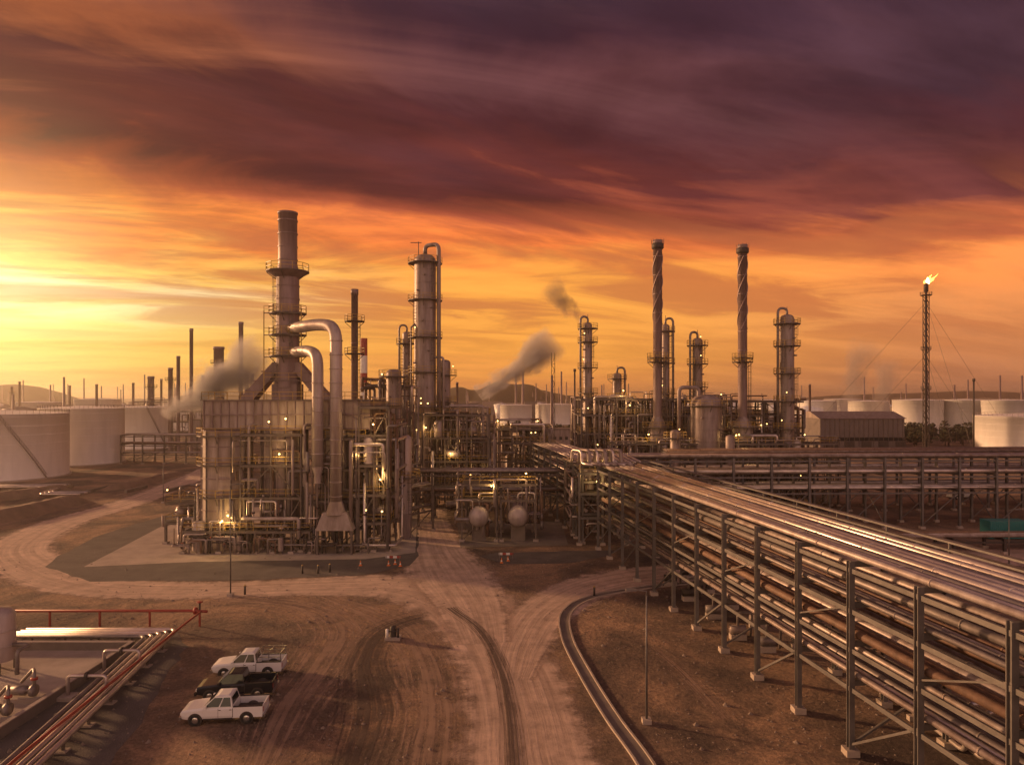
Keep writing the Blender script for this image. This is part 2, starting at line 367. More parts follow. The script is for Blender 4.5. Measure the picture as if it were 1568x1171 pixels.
ribbon('dirt_road',[(2.6,24,5),(2,34,5),g3(812,1171,5.2),g3(800,1090,5.0),g3(778,1020,5),g3(742,960,5.6),g3(700,918,7.2),g3(620,897,6.4),g3(480,897,4.9),g3(300,903,4.6),g3(150,897,5),g3(60,872,5.5),g3(28,838,5.5),g3(95,800,5.2),g3(190,772,5),g3(270,742,5),g3(330,715,5)],.012,'road')
ribbon('dirt_road',[g3(785,1040,2),g3(800,985,3.4),g3(835,935,4.2),g3(900,900,4.8),g3(990,882,5.4),g3(1130,872,6),g3(1300,862,6),g3(1620,850,6)],.018,'road')
ribbon('dirt_road',[g3(740,985,3),g3(720,925,5),g3(690,880,6.5),g3(668,840,5.5),g3(660,800,4),g3(658,770,4)],.024,'road')
ribbon('tyre_tracks',[g3(400,1185,3),g3(450,1080,5),g3(500,1010,6),g3(520,960,6),g3(460,925,5),g3(330,915,3)],.006,'tracks')
ribbon('tyre_tracks',[g3(660,1185,5.5),g3(670,1080,5.5),g3(650,1000,6),g3(600,950,6),g3(500,912,3)],.008,'tracks')
ribbon('tyre_tracks',[g3(540,1190,3),g3(570,1090,4),g3(560,1010,3),g3(600,960,3),g3(700,930,3)],.010,'darktracks')
ribbon('tyre_tracks',[g3(250,740,3),g3(130,770,4),g3(10,800,5),g3(-150,850,5)],.007,'tracks')
ribbon('tyre_tracks',[g3(1000,990,1.0),g3(1050,1035,1.3),g3(1110,1100,1.1)],.007,'tracks')
ribbon('tyre_tracks',[g3(790,1180,1.3),g3(782,1090,1.2),g3(765,1020,1.2),g3(735,965,1.3),g3(690,930,1.4)],.030,'darktracks')
def poly(name,pix,z,mat,jit=.15):
    P=[G(*p) for p in pix];Q=[]
    r=random.Random(3)
    for i in range(len(P)):
        a=P[i];c=P[(i+1)%len(P)];n=max(1,int(math.dist(a,c)/1.5))
        for j in range(n): Q.append((a[0]+(c[0]-a[0])*j/n+r.uniform(-jit,jit),a[1]+(c[1]-a[1])*j/n+r.uniform(-jit,jit),z))
    b=B();b.add(Q,[tuple(range(len(Q)))],mat);return b.build(name)
poly('gravel_area',[(70,868),(92,850),(150,820),(215,800),(320,770),(640,760),(640,850),(625,866),(560,880),(380,888),(140,890)],.028,'gravel',.25)
poly('concrete_pad',[(128,868),(205,828),(300,778),(640,772),(636,846),(560,856),(300,860)],.034,'concrete',.02)
poly('gravel_area',[(735,852),(760,846),(940,842),(930,852),(870,862),(770,864)],.029,'gravel',.2)
poly('concrete_pad',[(700,800),(860,798),(870,835),(705,838)],.026,'conc_dark',.02)
poly('gravel_area',[(-400,962),(260,962),(285,990),(240,1060),(170,1171),(120,1290),(-700,1290)],.011,'gravel',.3)
# ---------------------------------------------------------------- drain
b=B(); dp=cr([(*G(1080,890),0),(*G(985,900),0),(*G(905,915),0),(*G(868,938),0),(*G(868,975),0),(*G(895,1030),0),(*G(938,1100),0),(*G(985,1165),0),(*G(1060,1290),0)],10)
for off,w_,z0,z1,mt_ in ((-.50,.14,0,.14,'concrete'),(.50,.14,0,.14,'concrete'),(0,.86,0,.03,'conc_dark')):
    vs=[]
    for i,p in enumerate(dp):
        q=dp[min(i+1,len(dp)-1)]-dp[max(i-1,0)];t=Vector((q.x,q.y)).normalized();n=Vector((t.y,-t.x))
        for k,zq in ((-w_/2,z0),(-w_/2,z1),(w_/2,z1),(w_/2,z0)): vs.append((p.x+n.x*(off+k),p.y+n.y*(off+k),zq))
    b.add(vs,[(i*4+j,i*4+j+1,i*4+5+j,i*4+4+j) for i in range(len(dp)-1) for j in range(3)],mt_)
b.build('drainage_ditch')
# ---------------------------------------------------------------- pipe racks
def rack(name,p0,p1,wd,levels,sp=5.7,seed=1,brace=True,steel='grey_steel',pw=.34,beams=True,tray=False,pm=None,detail=8,rr=(.1,.3),top=None):
    r=random.Random(seed);b=B();p0=Vector((*p0,0));p1=Vector((*p1,0));t=(p1-p0);Ln=t.length;t.normalize();n=Vector((-t.y,t.x,0))
    nb=max(1,round(Ln/sp));tz=levels[-1][0]
    for i in range(nb+1):
        c=p0+t*(Ln*i/nb)
        for s_ in (0,1):
            q=c+n*(wd*s_)
            # H-section: two flanges and a web
            b.beam(q,q+Vector((0,0,tz)),pw*.25,pw,steel)
            for fo in (-.5,.5): b.beam(q+Vector((0,fo*pw,0)),q+Vector((0,fo*pw,tz)),pw,.06,steel)
            b.box(q.x-.4,q.x+.4,q.y-.4,q.y+.4,0,.4,'concrete')
        for z_,_ in levels: b.beam(c+Vector((0,0,z_-.18)),c+n*wd+Vector((0,0,z_-.18)),.22,.34,steel)
        if brace and i<nb and i%2==0:
            d=p0+t*(Ln*(i+1)/nb)
            for s_ in (0,1):
                b.beam(c+n*wd*s_+Vector((0,0,.6)),d+n*wd*s_+Vector((0,0,levels[0][0]-.3)),.14,.14,steel)
        if brace and i%3==1: b.beam(c+Vector((0,0,.6)),c+n*wd+Vector((0,0,levels[0][0]-.4)),.14,.14,steel)
    if beams:
        for z_,_ in levels:
            for s_ in (0,1): b.beam(p0+n*wd*s_+Vector((0,0,z_-.55)),p1+n*wd*s_+Vector((0,0,z_-.55)),.14,.28,steel)
    for li,(z_,pipes) in enumerate(levels):
        last=li==len(levels)-1
        rg=top if (last and top) else rr
        o=.35;k=0
        while o<wd-.5 and k<pipes:
            ra=r.uniform(*rg) if (r.random()<.8 or last) else rg[1]*1.2
            m_='pipe_al' if (last and top and r.random()<.85) else r.choice(pm or ('pipe_al','pipe_grey','pipe_grey','clad','pipe_rust','clad_dull'))
            c=n*(o+ra)+Vector((0,0,z_+ra+.02)); b.tube([p0+c,p1+c],ra,m_,detail)
            s0=r.uniform(4,9)
            while s0<Ln and detail>6:
                q=p0+t*s0+c; b.rev(q,[(ra,-.05),(ra*1.12+.015,-.05),(ra*1.12+.015,.05),(ra,.05)],m_,detail,axis=t); s0+=r.uniform(6,12)
            o+=2*ra+r.uniform(.12,.42)*(wd/7);k+=1
    if tray:
        for s_,zo in ((1,.5),(1,1.0)):
            c=n*(wd*s_+.2)+Vector((0,0,tz+zo)); b.beam(p0+c,p1+c,.5,.12,steel)
        for i in range(nb+1):
            c=p0+t*(Ln*i/nb)+n*(wd+.2); b.beam(c+Vector((0,0,tz-.4)),c+Vector((0,0,tz+1.05)),.12,.12,steel)
    return b,t,n
def rk(d): return (15.6+.147*(78.5-d),d)
b,t,n=rack('pipe_rack',rk(100),rk(14),6.6,[(4.6,7),(7.0,9),(9.4,10),(11.9,12)],5.65,5,tray=True,detail=12,rr=(.08,.24),top=(.15,.24))
for i in range(15):
    c=Vector((*rk(100-i*5.75),0));d=Vector((*rk(100-(i+1)*5.75),0))
    if i%2: b.beam(c+Vector((0,0,7.0)),d+Vector((0,0,9.2)),.1,.1,'grey_steel')
b.build('pipe_rack')
b,t,n=rack('pipe_rack',(-1.5,190),(10.6,104),7,[(4.6,6),(7.0,9),(9.4,9),(11.9,10)],6,6,detail=8,top=(.15,.25))
for k in range(6):
    x0=9.8+k*1.15;rr_=.3 if k%2 else .2
    b.tube([(x0-1.8,108,12.4),(x0-.9,103,12.4),(x0-.9,103,14.2),(x0+.3,100.5,14.2),(x0+.3,100.5,12.4),(x0+1.6,98,12.4)],rr_,'clad_dull' if k%2 else 'pipe_al',10,bend=.7)
b.build('pipe_rack')
b,t,n=rack('pipe_rack',(17.5,114),(120,118),6,[(6.5,7),(9.2,7),(11.9,8)],6.6,8,detail=8,steel='grey_steel',pm=('pipe_grey','pipe_al','clad_dull','pipe_rust'))
for k in range(4): b.tube([(16.5+k*.9,101+k,12.3),(16.5+k*.9,115+k,12.3),(24+k,115+k,12.3)],.22,'pipe_al',8,bend=1)
b.build('pipe_rack')
b,t,n=rack('pipe_rack',(30,131),(135,138),7,[(5.0,7),(8.0,8),(11.4,8)],7,9,detail=7,steel='grey_steel',pm=('pipe_grey','pipe_al','clad_dull','pipe_rust'));b.build('pipe_rack')
b,t,n=rack('pipe_rack',(-20,121),(10,121),5,[(5.5,5),(8.8,7)],6,10,detail=7,steel='steel');b.build('pipe_rack')
b,t,n=rack('pipe_rack',(40,96),(120,99),4,[(2.2,5)],7,14,detail=7,steel='dark_steel',brace=False);b.build('pipe_rack')
b,t,n=rack('pipe_rack',(X(185,228),228),(X(318,228),228),8,[(3.5,5),(6.5,6),(9.5,6)],7,11,detail=6,steel='steel');b.build('pipe_rack')
b,t,n=rack('pipe_rack',(-22,98.5),(-13,114),3,[(4,3),(7.5,3)],6,12,detail=8,steel='steel');b.build('pipe_rack')
# ---------------------------------------------------------------- fired heater (left main)
b=B()
def cellbody(cx,cy,r,z0,z1,mat='furnace',n=12):
    b.rev((cx,cy,0),[(r*.4,z0),(r,z0),(r,z1)],mat,n,smooth=False)
    z=z0
    while z<=z1: b.rev((cx,cy,z),[(r,-.08),(r+.12,-.08),(r+.12,.08),(r,.08)],'stackm',n,smooth=False); z+=2.3
    for i in range(n):
        a=2*math.pi*i/n; b.beam((cx+(r+.03)*math.cos(a),cy+(r+.03)*math.sin(a),0),(cx+(r+.03)*math.cos(a),cy+(r+.03)*math.sin(a),z1),.18,.18,mat if i%2 else 'steel')
    for i in range(8):
        a=2*math.pi*i/8+.2; b.tube([(cx+1.6*math.cos(a),cy+1.6*math.sin(a),z0),(cx+1.6*math.cos(a),cy+1.6*math.sin(a),z0-1.6)],.3,'dark_steel',8)
cellbody(-42.0,102.2,3.5,3.4,17.2);cellbody(-33.9,103.2,3.3,3.4,17.2,'clad_dull',20);cellbody(-25.9,104.5,3.35,3.4,17.2)
b.box(-44.6,-20.6,100.3,109.5,17.3,21.5,'furnace')
for i in range(21):
    xx=-44.6+i*1.2; b.box(xx-.07,xx+.07,100.12,100.3,17.3,21.5,'stackm')
for zq in (17.4,19.4,21.4): b.box(-44.7,-20.5,100.0,100.3,zq,zq+.16,'stackm')
b.box(-45.0,-20.2,99.9,109.9,21.5,21.62,'steel')
rail(b,(-44.9,100.1),(-20.4,100.1),21.65); rail(b,(-44.9,100.1),(-44.9,109),21.65)
# transition ducts and stack
for sx in (-1,1):
    xa=-34.4+sx*6.0; xb=-34.4+sx*1.1
    b.hexa([(xa-1.1,105,21.6),(xa+1.1,105,21.6),(xa+1.1,107.4,21.6),(xa-1.1,107.4,21.6),(xb-.9,105.1,27.3),(xb+.9,105.1,27.3),(xb+.9,107.3,27.3),(xb-.9,107.3,27.3)],'stackm')
    for f in (.25,.5,.75):
        xm=xa+(xb-xa)*f; zm=21.6+5.7*f; b.beam((xm-1.25,104.9,zm),(xm+1.25,104.9,zm),.14,.2,'stackm')
b.box(-36.3,-32.5,104.5,107.9,21.6,24,'stackm')
b.rev((-34.4,106.2,0),[(2.0,23.5),(1.75,28),(1.7,41),(1.42,42.4),(1.4,50),(1.5,50),(1.5,50.3),(1.25,50.3),(1.2,46)],'stackm',28)
for zq in range(25,50,2):
    rq=1.73 if zq<41 else 1.43
    b.rev((-34.4,106.2,zq),[(rq,-.07),(rq+.07,-.07),(rq+.07,.07),(rq,.07)],'stackm',28,smooth=False)
for zq in (28.3,31.5,34.8): ringdeck(b,-34.4,106.2,zq,1.7,2.8)
ringdeck(b,-34.4,106.2,41.2,1.7,3.2,'steel'); b.rev((-34.4,106.2,41.2),[(1.75,-.9),(3.1,-.1)],'stackm',20)
ladder(b,-35.6,104.2,22,41); ladder(b,-33.3,104.4,28,35)
for (xa,ya) in ((-37.2,103.8),(-31.6,103.8)):
    b.beam((xa,ya,21.6),(xa,ya,35),.12,.12,'yellow')
for zq in (24.5,28,31.3,34.6): b.beam((-37.2,103.8,zq),(-31.6,103.8,zq),.12,.12,'steel'); rail(b,(-37.2,103.8),(-31.6,103.8),zq,'yellow')
# big flue ducts
b.tube([(-33.6,105,32.4),(-28,100.5,32.6),(-24.9,98.0,32.0),(-24.9,98.0,26),(-24.9,98,7.2)],.85,'clad',18,bend=2.2)
b.tube([(-33.4,105,28.7),(-30,101.5,28.9),(-27.5,98.0,28.0),(-27.5,98.0,24),(-27.5,98,12.2)],.80,'clad',18,bend=2.0)
for zq in range(8,31,2):
    b.rev((-24.9,98,zq),[(.85,-.07),(.95,-.07),(.95,.07),(.85,.07)],'clad',18)
    if 12<zq<26: b.rev((-27.5,98,zq),[(.8,-.07),(.9,-.07),(.9,.07),(.8,.07)],'clad',18)
b.rev((-27.5,98,0),[(.5,9.8),(.5,11),(.85,12.2)],'clad',16)
b.hexa([(-27.4,96.4,3.4),(-22.2,96.4,3.4),(-22.2,99.6,3.4),(-27.4,99.6,3.4),(-26.6,97.1,5.8),(-23.2,97.1,5.8),(-23.2,98.9,5.8),(-26.6,98.9,5.8)],'furnace')
b.rev((-24.9,98,0),[(1.5,5.5),(.86,7.3)],'furnace',18)
for xx in (-27.2,-22.4):
    for yy in (96.6,99.4): b.beam((xx,yy,0),(xx,yy,3.4),.3,.3,'steel')
# low burner level full width, light upper platforms between the cells
module(b,-46.3,-28.5,97.4,100.0,[3.0],7,1,22,3,vess=2,lamps=6,light=3,deck=.8,w=.22)
module(b,-38.6,-30.0,98.4,99.8,[7.6,12.2,16.6],2,1,12,13,vess=0,lamps=6,light=2,deck=.4,w=.18)
module(b,-28.6,-21.0,99.2,101.2,[7.0,11.5,16],2,1,16,14,vess=0,lamps=4,light=1,deck=.5,w=.2)
module(b,-21.8,-17.5,98.5,110,[4,8,12.2,16.5,20.5],2,2,46,5,vess=4,lamps=8,light=2,w=.24)
for zq in (7.6,12.2,16.4): ringdeck(b,-42,102.2,zq,3.5,4.2,'steel')
r_=random.Random(44)
for i in range(40):
    xx=r_.uniform(-46,-20);x2=xx+r_.uniform(-3,3);zz_=r_.uniform(1.2,2.6)
    b.tube([(xx,96.8,.2),(xx,96.8,zz_),(x2,96.8,zz_),(x2,98.6,zz_),(x2,98.6,r_.uniform(4,10))],r_.choice((.08,.11,.15)),r_.choice(('pipe_grey','pipe_rust','clad_dull','dark_steel')),7,bend=.25)
for xx in (-37.7,-29.8): b.tube([(xx,99.2,.5),(xx,99.2,18),(xx+.8,101,18)],.22,'clad',8,bend=.6)
for xx,yy in ((-38.3,97.2),(-32.4,97)): column(b,xx,yy,.4,.5,R.uniform(2.0,3),'clad_dull',rings=9,nozz=False)
b.build('fired_heater')
b=B(); module(b,-52,-47.5,104,112,[3,6],1,1,16,77,vess=2,lamps=2,light=0); b.build('pump_station')
b=B();column(b,X(619,108),108,1.2,4.0,15.4,'clad',(9.5,),2.5);b.rev((X(619,108),108,0),[(1.0,0),(1.2,4)],'clad_dull',16)
b.tube([(X(619,108),108,16),(X(619,108),108,17.4),(X(600,108),108,17.4),(X(600,108),108,4)],.22,'pipe_grey',8,bend=.6)
b.build('vertical_drum')
# ---------------------------------------------------------------- slim stacks behind
def chimney(px,d,ptop,r,mat='stackm',z0=0,plats=(),bands=False,strake=False,taper=1.0):
    b=B();x=X(px,d);zt=Z(ptop,d)
    if bands:
        k=8;
        for i in range(k):
            za=z0+(zt-z0)*i/k;zb=z0+(zt-z0)*(i+1)/k; b.rev((x,d,0),[(r,za),(r,zb)],'red' if i%2 else 'white',20)
    else: b.rev((x,d,0),[(r*taper,z0),(r,zt-1),(r*1.12,zt-1),(r*1.12,zt),(r*.85,zt),(r*.8,zt-3)],mat,20)
    z=z0+4
    while z<zt-2 and not bands:
        b.rev((x,d,z),[(r,-.06),(r*1.05+.03,-.06),(r*1.05+.03,.06),(r,.06)],mat,20,smooth=False);z+=4
    if strake:
        zs=zt-strake
        for s_ in range(3):
            P=[(x+(r+.04)*math.cos(a*.16+s_*2.094),d+(r+.04)*math.sin(a*.16+s_*2.094),zs+a*(strake-2.5)/42) for a in range(43)]
            b.tube(P,.13,mat,4)
        b.rev((x,d,zt-2.0),[(r,0),(r+.35,.3),(r+.35,1.2),(r,1.4)],'dark_steel',16)
        for k in range(10):
            a=k*.628; b.beam((x+(r+.4)*math.cos(a),d+(r+.4)*math.sin(a),zt-.8),(x+(r+.4)*math.cos(a),d+(r+.4)*math.sin(a),zt+.2),.06,.06,'steel')
    for p in plats: ringdeck(b,x,d,p,r,r+1.2,'dark_steel')
    if plats: ladder(b,x+r+.3,d-.6,z0,plats[-1])
    return b
chimney(543,128,443,.62,plats=(30,36)).build('chimney_stack')
chimney(557,190,518,1.0,bands=True).build('chimney_stack')
# ---------------------------------------------------------------- distillation column
b=B();cx,cy=X(651,140),140.
column(b,cx,cy,2.2,6,49.5,'clad_dull',(20,27,34,41.5,49),2.6)
b.rev((cx,cy,0),[(2.5,0),(2.2,6)],'clad_dull',24)
riser(b,cx,cy,2.2,12,50,cx+2.9,.42,'clad_dull',cy-1.4)
b.tube([(cx-2.7,cy-1,8),(cx-2.7,cy-1,36),(cx-1.5,cy-1,37)],.2,'pipe_grey',8)
b.tube([(cx+3.8,cy-1,8),(cx+3.8,cy-1,30),(cx+2,cy-1,30)],.25,'clad',8,bend=.6)
b.beam((cx-1.2,cy-1,50),(cx-1.2,cy-1,53.2),.14,.14,'steel');b.beam((cx-2.8,cy-1,53.0),(cx-.6,cy-1,53.0),.14,.14,'steel')
b.build('distillation_column')
b=B();column(b,X(681,143),143,1.2,4,29,'clad_dull',(21,26.5),3);b.build('stripper_column')
b=B();column(b,X(623,143),143,.9,4,35,'clad_dull',(25,33),3)
riser(b,X(623,143),143,.9,10,35,X(623,143)-1.5,.2);b.build('stripper_column')
b=B();module(b,-21.5,-4.5,134,146,[5,9.5,14,18.5],4,2,110,21,vess=12,lamps=14,light=3);b.build('process_structure')
b=B();module(b,-25,-18.5,119,132,[5,9.5,14,19,24],2,2,60,22,vess=6,lamps=8,light=2)
column(b,X(603,118),118,1.3,14,26,'clad_dull',(25.5,),3);b.build('process_structure')
b=B();module(b,-4,8,150,166,[4,8,12,15],3,2,60,23,vess=8,lamps=8,light=1);b.build('process_structure')
# horizontal drums seen end-on
for px in (735,793):
    b=B()
    x=X(px,109);r=1.5;z=3.9
    b.rev((x,104.6,z),[(.01,-.75),(r*.45,-.66),(r*.8,-.4),(r,0),(r,10),(r*.8,10.4),(.01,10.7)],'clad',24,axis=(0,1,0))
    for yy in (106.2,112.5): b.box(x-1.1,x+1.1,yy-.2,yy+.2,0,3,'conc_dark')
    b.tube([(x,107,5.3),(x,107,7.2),(x+2.6,107,7.2),(x+2.6,107,1)],.2,'pipe_al',8,bend=.5)
    b.rev((x,104.6,z),[(r,.3),(r+.07,.3),(r+.07,.45),(r,.45)],'clad_dull',24,axis=(0,1,0))
    module(b,x-2.6,x+2.7,105.6,113,[6.2,8.6],1,1,12,int(px),vess=0,lamps=2,light=1,deck=.3,w=.22)
    b.build('horizontal_drum')
b=B();module(b,10,17,103,118,[4,7.6,10.6],2,3,36,31,vess=3,lamps=4,light=1,mat='grey_steel');b.build('process_structure')
# ---------------------------------------------------------------- central/right unit
b=B();module(b,15,38,150,166,[5,9.5,14,18,21.5],6,3,170,41,vess=16,lamps=16,light=3);b.build('process_structure')
b=B();module(b,38,64,152,168,[5,9.5,14,18,21],6,3,170,42,vess=16,lamps=16,light=3);b.build('process_structure')
b=B();module(b,20,66,140,145,[4.5,8.5,12.5],9,1,130,43,vess=16,lamps=12,light=2);b.build('process_structure')
for px,pt,r in ((1007,368,.95),(1137,375,.95)):
    b=chimney(px,148,pt,r,plats=(29.5,),strake=18,z0=16);x=X(px,148)
    b.rev((x,148,0),[(2.1,2),(2.1,15.5),(r,17.8)],'clad_dull',20);ringdeck(b,x,148,15.6,2.1,3.2);ringdeck(b,x,148,30.3,r,2.2,'dark_steel')
    for zq in (5,8,11,14): b.rev((x,148,zq),[(2.1,-.1),(2.2,-.1),(2.2,.1),(2.1,.1)],'steel',20)
    for a in range(6): b.beam((x+2*math.cos(a),148+2*math.sin(a),0),(x+2*math.cos(a),148+2*math.sin(a),2.2),.3,.3,'steel')
    b.build('chimney_stack')
def col(name,px,d,pt,r,pl,side=1,z0=4):
    b=B();x=X(px,d);zt=Z(pt,d);column(b,x,d,r,z0,zt,'clad_dull',tuple(zt*q for q in pl),3)
    b.rev((x,d,0),[(r*1.15,0),(r,z0)],'clad_dull',20)
    riser(b,x,d,r,8,zt,x+side*(r+.7),.26,'pipe_grey');b.beam((x,d,zt),(x,d,zt+2.5),.1,.1,'steel');b.build(name)
col('distillation_column',900,156,498,1.0,(.6,.75,.9,.98),-1)
col('distillation_column',1019,158,500,.9,(.6,.78,.97),1)
col('distillation_column',1068,156,522,1.1,(.7,.85,.97),-1)
col('distillation_column',1205,146,488,1.45,(.4,.55,.7,.85,.97),-1)
col('distillation_column',945,170,575,1.1,(.8,.97),1)
b=B();zs_=Z(618,142);column(b,X(1081,142),142,3.1,1,zs_,'clad_dull',(zs_-.4,),2.4);b.tube([(X(1070,142),142,20),(X(1070,142),142,24),(X(1040,142),142,24),(X(1040,142),142,10)],.4,'clad_dull',10,bend=1);b.build('storage_silo')
b=B();column(b,X(1034,136),136,1.0,3,15,'clad_dull',(14,),3);b.build('vertical_drum')
b=B();column(b,X(1118,137),137,.9,2,14,'clad_dull',(),3);b.build('vertical_drum')
# lattice masts + flare
def lattice(b,x,y,z0,z1,w,mat='dark_steel',st=2.2,th=.14):
    for i in (-1,1):
        for j in (-1,1): b.beam((x+i*w/2,y+j*w/2,z0),(x+i*w/2,y+j*w/2,z1),th,th,mat)
    z=z0;f=0
    while z<z1-st:
        for j in (-1,1):
            b.beam((x-w/2,y+j*w/2,z),(x+w/2,y+j*w/2,z),th*.7,th*.7,mat);b.beam((x-w/2*(1 if f else -1),y+j*w/2,z),(x+w/2*(1 if f else -1),y+j*w/2,z+st),th*.7,th*.7,mat)
            b.beam((x+j*w/2,y-w/2,z),(x+j*w/2,y+w/2,z+st),th*.7,th*.7,mat)
        z+=st;f=1-f
b=B();fx,fy=X(1418,262),262.;lattice(b,fx,fy,0,Z(450,262),1.5,th=.2);b.tube([(fx,fy,0),(fx,fy,Z(432,262))],.38,'dark_steel',10)
b.rev((fx,fy,Z(440,262)),[(.4,-2),(.8,-1.6),(.8,1.2),(.6,1.6)],'dark_steel',12);ringdeck(b,fx,fy,Z(452,262),.5,2.0,'dark_steel','dark_steel')
for zq in (25,40): ringdeck(b,fx,fy,zq,.9,1.7,'dark_steel','dark_steel')
for a in (.35,2.45,4.5): 
    for hz,di in ((58,46),(38,30)): b.tube([(fx,fy,hz),(fx+di*math.cos(a)*1.1,fy+di*math.sin(a),0)],.045,'steel',4)
zt=Z(434,262)
for k,(dx,dz,r0,m_) in enumerate(((1.0,2.6,.9,'flame_core'),(2.4,3.6,.75,'flame'),(3.8,3.0,.5,'flame'),(-.6,1.7,.5,'flame'),(3.0,1.9,.5,'flame'),(4.9,4.2,.25,'flame'))):
    P=[(fx+dx*t_+.3*math.sin(5*t_+k),fy+.2*math.cos(6*t_+k),zt-.2+dz*t_) for t_ in (0,.25,.5,.75,1)]
    for i in range(4):
        ra=r0*(.55,1,.75,.4,.03)[i];rb=r0*(.55,1,.75,.4,.03)[i+1];b.tube([P[i],P[i+1]],ra,m_,8,r2=rb,cap=False)
b.build('flare_tower')
b=B();lattice(b,X(847,230),230,0,Z(540,230),1.1,th=.12);b.build('lattice_mast')
b=B();b.tube([(X(880,240),240,0),(X(880,240),240,Z(565,240))],.3,'dark_steel',6);b.rev((X(880,240),240,Z(565,240)),[(.3,-1),(.5,-.8),(.5,0),(.2,.1)],'dark_steel',8);b.build('vent_pipe')
b=B();b.tube([(X(1491,250),250,0),(X(1491,250),250,Z(580,250))],.3,'dark_steel',6);b.rev((X(1491,250),250,Z(580,250)),[(.3,-1),(.5,-.8),(.5,0),(.2,.1)],'dark_steel',8);b.build('vent_pipe')
# ---------------------------------------------------------------- distant left stacks
for px,d,pt,r in ((293,260,503,.65),(369,250,493,.8),(273,280,545,.7),(261,285,563,.9),(335,270,531,1.9),(231,300,576,1.3),(378,300,568,1.0),(386,320,572,.8),(204,420,586,.7),(148,460,588,.8),(30,500,584,.7),(107,540,590,.8),(18,560,592,.9),(247,380,580,.6),(312,360,574,.7),(585,300,572,.8),(700,380,585,.7),(1240,420,588,.7)):
    b=chimney(px,d,pt,r,plats=(Z(pt,d)*.85,) if r>.8 else ());
    if r>1.2: module(b,X(px,d)-5,X(px,d)+5,d-4,d+4,[5,10,15,20],2,1,14,px,lamps=2,light=0)
    b.build('chimney_stack')
b=B();module(b,X(200,330),X(400,330),330,345,[5,10,15],8,1,60,61,vess=6,lamps=6,light=0);b.build('process_structure')
# ---------------------------------------------------------------- tanks
def tank(x,y,r,h,stair=True,cone=.06,a0=-1.0):
    b=B();n=64
    b.rev((x,y,0),[(r,0),(r,h),(r+.15,h),(r+.15,h+.2),(r-.1,h+.2),(r*.5,h+.2+r*cone*.6),(.01,h+.2+r*cone)],'tank',n)
    z=2.4
    while z<h: b.rev((x,y,z),[(r,-.03),(r+.02,-.03),(r+.02,.03),(r,.03)],'tank',n,smooth=False);z+=2.4
    for i in range(n):
        a=2*math.pi*i/n;c=2*math.pi*(i+1)/n;p=(x+r*math.cos(a),y+r*math.sin(a),h+.2);q=(x+r*math.cos(c),y+r*math.sin(c),h+.2)
        b.beam(p,(p[0],p[1],h+1.2),.06,.06,'clad_dull');b.beam((p[0],p[1],h+1.2),(q[0],q[1],h+1.2),.06,.06,'clad_dull')
    if stair:
        P=[(x+(r+.4)*math.cos(a0+k*.03),y+(r+.4)*math.sin(a0+k*.03),h-k*h/24) for k in range(25)]
        for i in range(24):
            b.beam(P[i],P[i+1],.6,.08,'clad_dull');b.beam((P[i][0],P[i][1],P[i][2]+1.1),(P[i+1][0],P[i+1][1],P[i+1][2]+1.1),.06,.06,'steel');b.beam(P[i],(P[i][0],P[i][1],P[i][2]+1.1),.05,.05,'steel')
    b.rev((x,y,0),[(r+.6,0),(r+.6,.3),(r,.3)],'concrete',n)
    b.build('storage_tank')
tank(X(2,192),192,16,17.4);tank(X(126,232),232,12.5,18.2,False);tank(X(220,300),300,11.5,17.5)
tank(X(1572,262),262,17,14.8)
for px,d,r,h in ((1405,430,14,20),(1478,430,14,20),(1540,400,12,20),(1600,420,14,20),(1330,480,13,19),(1250,520,14,19),(1290,560,14,20),(1180,600,14,19),(290,420,16,17),(150,600,18,20),(60,520,16,18),(790,520,12,16),(850,560,16,16)): tank(X(px,d),d,r,h,False)
# ---------------------------------------------------------------- warehouse
b=B();xa,xb=X(1256,285),X(1385,285)
b.box(xa,xb,285,305,0,13.2,'roof')
b.hexa([(xa-.6,284.2,13.2),(xb+.6,284.2,13.2),(xb+.6,306,13.2),(xa-.6,306,13.2),(xa-.6,294,16),(xb+.6,294,16),(xb+.6,296,16),(xa-.6,296,16)],'clad_dull')
for i in range(18): b.box(xa+i*2-.08,xa+i*2+.08,284.8,285,0,13.2,'steel')
b.box(xa,xb,284.85,284.98,4,5.5,'glass')
for i in range(5): b.box(xa+3+i*7,xa+7+i*7,284.7,284.84,.01,3.8,'dark_steel')
b.build('warehouse')
for px,d,w_,h in ((790,260,10,9),(860,300,14,8),(700,330,16,12),(1200,330,20,12),(30,330,30,6),(320,300,18,12)):
    b=B()
    x=X(px,d);b.box(x-w_/2,x+w_/2,d,d+10,0,h,'clad_dull');b.box(x-w_/2-.3,x+w_/2+.3,d-.3,d+10.3,h,h+.4,'roof')
    for k in range(int(w_/2.5)): b.box(x-w_/2+1+k*2.5,x-w_/2+2.2+k*2.5,d-.06,d-.01,h*.45,h*.45+1.3,'glass')
    b.build('plant_building')
# distant refinery skyline
b=B();r=random.Random(11)
for i in range(300):
    px=r.uniform(-100,1700);d=r.uniform(450,1200);x=X(px,d);q=r.random()
    if q<.36: b.rev((x,d,0),[(r.uniform(5,14),0),(r.uniform(8,14),r.uniform(9,15)),(.1,16)],'tank' if r.random()<.5 else 'clad_dull',16)
    elif q<.68: h=r.uniform(8,18);b.box(x-r.uniform(4,16),x+r.uniform(4,16),d,d+14,0,h,r.choice(('roof','clad_dull','steel')))
    else: h=r.uniform(18,46);b.rev((x,d,0),[(r.uniform(.6,1.3),0),(.7,h),(.1,h)],'stackm',8)
b.build('distant_refinery')
